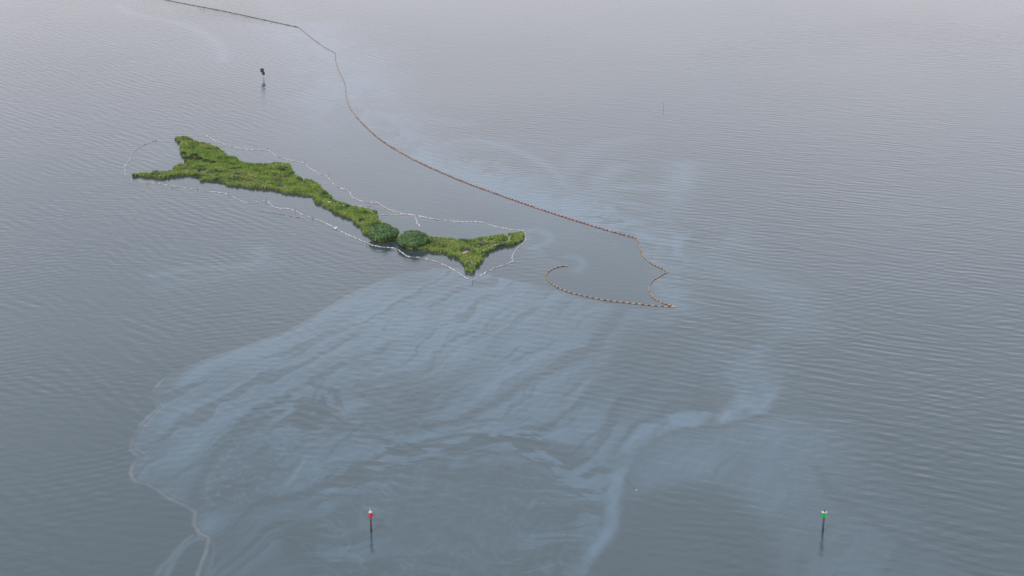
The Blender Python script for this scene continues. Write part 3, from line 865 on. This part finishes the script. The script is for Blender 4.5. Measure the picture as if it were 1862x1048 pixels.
OG = 'long coloured containment booms'
info = []
info.append(boom('containment_boom', BOOM_DARK, 5.4, 4.1, .36, M['dark_boom'], M['joint'], 'dark grey containment boom running in from the top left corner', OG, seed=1, joint=True, jitter=.12))
info.append(boom('containment_boom', np.vstack([BOOM_THIN[0]]), 2.6, 2.2, .24, M['tan_boom'], M['joint'], 'thin orange boom curving between the dark boom and the first kink', OG, seed=2, jitter=.03))
info.append(boom('containment_boom', np.vstack([BOOM_THIN[1]]), 2.6, 2.2, .24, M['tan_boom'], M['joint'], 'thin orange boom hanging slack south of the first kink', OG, seed=3, jitter=.03))
info.append(boom('containment_boom', BOOM_RED, 2.1, 1.55, .33, M['red_boom'], M['joint'], 'long faded red containment boom sweeping across the open water', OG, seed=4, jitter=.09))
info.append(boom('containment_boom', BOOM_TAN[0], 1.9, 1.6, .27, M['tan_boom'], M['joint'], 'tan boom bowed inward from the end of the red boom to the eastern point', OG, seed=5, jitter=.03))
info.append(boom('containment_boom', BOOM_TAN[1], 1.9, 1.6, .27, M['tan_boom'], M['joint'], 'tan boom sagging from the eastern point down to the southern point', OG, seed=6, jitter=.03))
info.append(boom('containment_boom', BOOM_HOOK, 2.2, 1.5, .24, M['tan_boom'], M['joint'], 'tan and black boom with a hooked free end west of the southern point', OG, seed=7, jitter=.04))

WG = 'white boom strung round the marsh islands'
def wb(pts, label, seed, skip=0.0, r=.20, mat='white_boom', sm=1, **k):
    return boom('sorbent_boom', smooth_line(G(pts), sm), 1.75, 1.5, r, M[mat], M['joint'], label, WG, z=.06, jitter=.10, joint=False, skip=skip, seed=seed, **k)
info.append(wb(WESTL, 'white boom looping round the far western tip of the marsh', 11, .12, .18))
info.append(wb(NORTH, 'white scalloped boom north of the long island', 12, .06))
info.append(wb(NORTH2, 'white boom north of the mangroves and the short island', 13, .10))
info.append(wb(SOUTH, 'dingy white boom south of the western half of the long island', 14, .28, .17))
info.append(wb(SOUTH2, 'white boom south of the narrow neck and the mangroves', 15, .08))
info.append(wb(SOUTH3, 'white boom from the mangroves to the southern tip', 16, .10, .2))
info.append(wb(EAST, 'white boom rounding the eastern end of the short island', 17, .06))
info.append(wb(SPUR, 'short white spur of boom reaching the eastern mangrove', 18))
info.append(wb(BRANCH, 'doubled back white boom touching shore near the bend', 19))
info.append(wb(INNER, 'dingy boom lying slack inside the northern line', 20, .1, .16))
info.append(wb(STRAND_E, 'white boom stranded in a hook on the short island grass', 21, .15, .17, zf=lambda x, y: .85))
info.append(wb(STRAND_W, 'white boom stranded on the grass beside the western mangrove', 22, .1, .15, zf=lambda x, y: .85))
info.append(wb(SUNK, 'dark oiled boom drifting just outside the southern line', 23, .3, .15, mat='grey_boom'))
# heaped spare boom where the bright knot lies on the southern line
x, y = ground(612, 416)
t = empty('boom_bundle', (x, y, 0)); tag(t, 'bright white bundle of boom floating on the southern line', 'boom')
fm = float_mesh('float', 1.5, .22, M['white_boom'])
for k in range(5):
    o = link_mesh('float', fm, t); o.location = (random.uniform(-.9, .9), random.uniform(-.8, .8), .12 + .06 * k); o.rotation_euler = (0, 0, -.6 + random.uniform(-.4, .4))
print('BOOMS', [(n, round(t)) for _, n, t in info])

# ------------------------------------------------------------------ stakes that hold the booms
def stake(px, py, h, label, r=.07, mat='post', lean=0.0):
    x, y = ground(px, py)
    bm = bmesh.new()
    bm_tube(bm, [(0, 0, -1), (lean * .5, 0, h * .5), (lean, 0, h)], [r, r, r * .8], 6)
    o = link_mesh('stake', bm_mesh('stake', bm, M[mat])); o.location = (x, y, 0)
    tag(o, label, 'stake', 'stakes holding the booms')
for a, b, h, lab in [(284,258,1.1,'wooden stake at the loose end of the western boom loop'), (268,335,1.0,'wooden stake on the southern boom nearest the western tip'),
                     (313,341,1.1,'wooden stake on the southern boom below the thin western arm'), (359,346,1.2,'wooden stake on the southern boom below the western shell heap'),
                     (416,354,1.2,'wooden stake where the southern boom first drops away'), (485,367,1.3,'wooden stake at the southern boom below the broad hump'),
                     (537,385,1.3,'wooden stake at the southern boom beside the drifting dark boom'), (569,399,1.1,'wooden stake on the southern boom below the island neck'),
                     (667,446,1.2,'wooden stake in front of the western mangrove'), (735,466,1.2,'wooden stake where the southern boom turns in front of the eastern mangrove'),
                     (859,514,1.4,'wooden stake at the southernmost point of the white boom'), (486,273,1.1,'wooden stake at the second scallop of the northern boom'),
                     (555,297,1.1,'wooden stake at the third scallop of the northern boom'), (597,321,1.1,'wooden stake at the fourth scallop of the northern boom'),
                     (636,348,1.1,'wooden stake at the fifth scallop of the northern boom'), (956,421,1.3,'wooden stake at the north-east corner of the white boom')]:
    stake(a, b, h, lab)
stake(1206.5, 199, 4.2, 'lone thin pole far out in open water right of centre', .06, 'post')

# float drifting on the sheen
x, y = ground(1157, 892)
t = empty('drift_float', (x, y, 0)); tag(t, 'small white float drifting on the pale slick, trailing a line', 'float')
bm = bmesh.new(); bmesh.ops.create_uvsphere(bm, u_segments=12, v_segments=8, radius=.16)
o = link_mesh('buoy_body', bm_mesh('buoy_body', bm, M['white'], True), t); o.location = (0, 0, .1)
bm = bmesh.new(); bm_tube(bm, [(0, 0, .06), (-.8, 1.4, .03), (-1.1, 3.2, .03), (-1.7, 5.0, .03), (-2.2, 6.6, .02)], .03, 4)
link_mesh('line', bm_mesh('line', bm, M['joint']), t)

# ------------------------------------------------------------------ channel markers
def marker(px, py, label, kind):
    x, y = ground(px, py)
    t = empty('channel_marker', (x, y, 0)); tag(t, label, 'channel marker', 'channel markers on posts')
    H = 4.9
    bm = bmesh.new()
    bm_tube(bm, [(0, 0, -2), (0, 0, 0), (0, 0, H)], [.24, .23, .20], 10)
    link_mesh('post', bm_mesh('post', bm, M['post'], True), t)
    bm = bmesh.new(); bm_tube(bm, [(0, 0, -.5), (0, 0, .1), (0, 0, .45)], [.28, .28, .245], 10)
    link_mesh('tide_growth', bm_mesh('tide_growth', bm, M['algae'], True), t)
    # two boards set in a V so they read from both ways
    for s in (-1, 1):
        bm = bmesh.new()
        if kind == 'red':
            w, h = .60, 1.15
            f0 = [bm.verts.new(v) for v in ((-w, -.025, 0), (w, -.025, 0), (w * .12, -.025, h), (-w * .12, -.025, h))]
        else:
            w, h = .50, 1.0
            f0 = [bm.verts.new(v) for v in ((-w, -.025, 0), (w, -.025, 0), (w, -.025, h), (-w, -.025, h))]
        f1 = [bm.verts.new(v.co + Vector((0, .05, 0))) for v in f0]
        bm.faces.new(f0); bm.faces.new(f1[::-1])
        for k in range(4): bm.faces.new((f0[k], f1[k], f1[(k + 1) % 4], f0[(k + 1) % 4])[::-1])
        o = link_mesh('dayboard', bm_mesh('dayboard', bm, M['red' if kind == 'red' else 'green']), t)
        o.location = (.0, -.24 if s < 0 else .24, H - 1.0); o.rotation_euler = (0, 0, .25 * s)
    bm = bmesh.new()
    bm_box(bm, (0, 0, H + .20), (.8 if kind == 'red' else 1.2, .7, .12))
    bm_box(bm, (0, 0, H + .07), (.3, .3, .13))
    link_mesh('platform', bm_mesh('platform', bm, M['white']), t)
    bm = bmesh.new()
    bm_tube(bm, [(0, 0, H + .26), (0, 0, H + .42), (0, 0, H + .44), (0, 0, H + .72), (0, 0, H + .8)], [.17, .17, .12, .12, .03], 10)
    link_mesh('lantern', bm_mesh('lantern', bm, M['lens' if kind == 'red' else 'post'], True), t)
    bm = bmesh.new()
    bm_box(bm, (.36, -.1, H + .42), (.42, .5, .04), Matrix.Rotation(-.5, 3, 'X'))
    link_mesh('solar_panel', bm_mesh('solar_panel', bm, M['white' if kind == 'red' else 'lens']), t)
    if kind == 'red':
        bm = bmesh.new(); bm_tube(bm, [(-.1, 0, H + .7), (-.1, 0, H + 1.5)], .03, 5)
        link_mesh('antenna', bm_mesh('antenna', bm, M['lens']), t)
    return t
marker(675, 967, 'channel marker post with a red triangular board and white top', 'red')
marker(1496, 967, 'channel marker post with a square green board and white top', 'green')

x, y = ground(479, 144)
t = empty('channel_marker', (x, y, 0)); tag(t, 'distant channel marker with tall dark boards on a thin pale pole', 'channel marker', 'channel markers on posts')
bm = bmesh.new(); bm_tube(bm, [(0, 0, -2), (-.1, 0, 3.0), (-.2, 0, 6.0)], [.15, .13, .12], 8)
link_mesh('post', bm_mesh('post', bm, M['pole_grey'], True), t)
bm = bmesh.new(); bm_tube(bm, [(.9, 0, -2), (.7, 0, 0), (-.1, 0, 3.4)], [.10, .10, .09], 6)
link_mesh('brace', bm_mesh('brace', bm, M['pole_grey'], True), t)
for dx, dz, w, h in ((-.5, 5.1, 2.0, 2.3), (.15, 3.3, 1.6, 1.8)):
    for s in (-1, 1):
        bm = bmesh.new(); bm_box(bm, (0, 0, 0), (w, .06, h))
        o = link_mesh('dayboard', bm_mesh('dayboard', bm, M['black']), t)
        o.location = (dx, .2 * s, dz); o.rotation_euler = (0, 0, .2 * s)
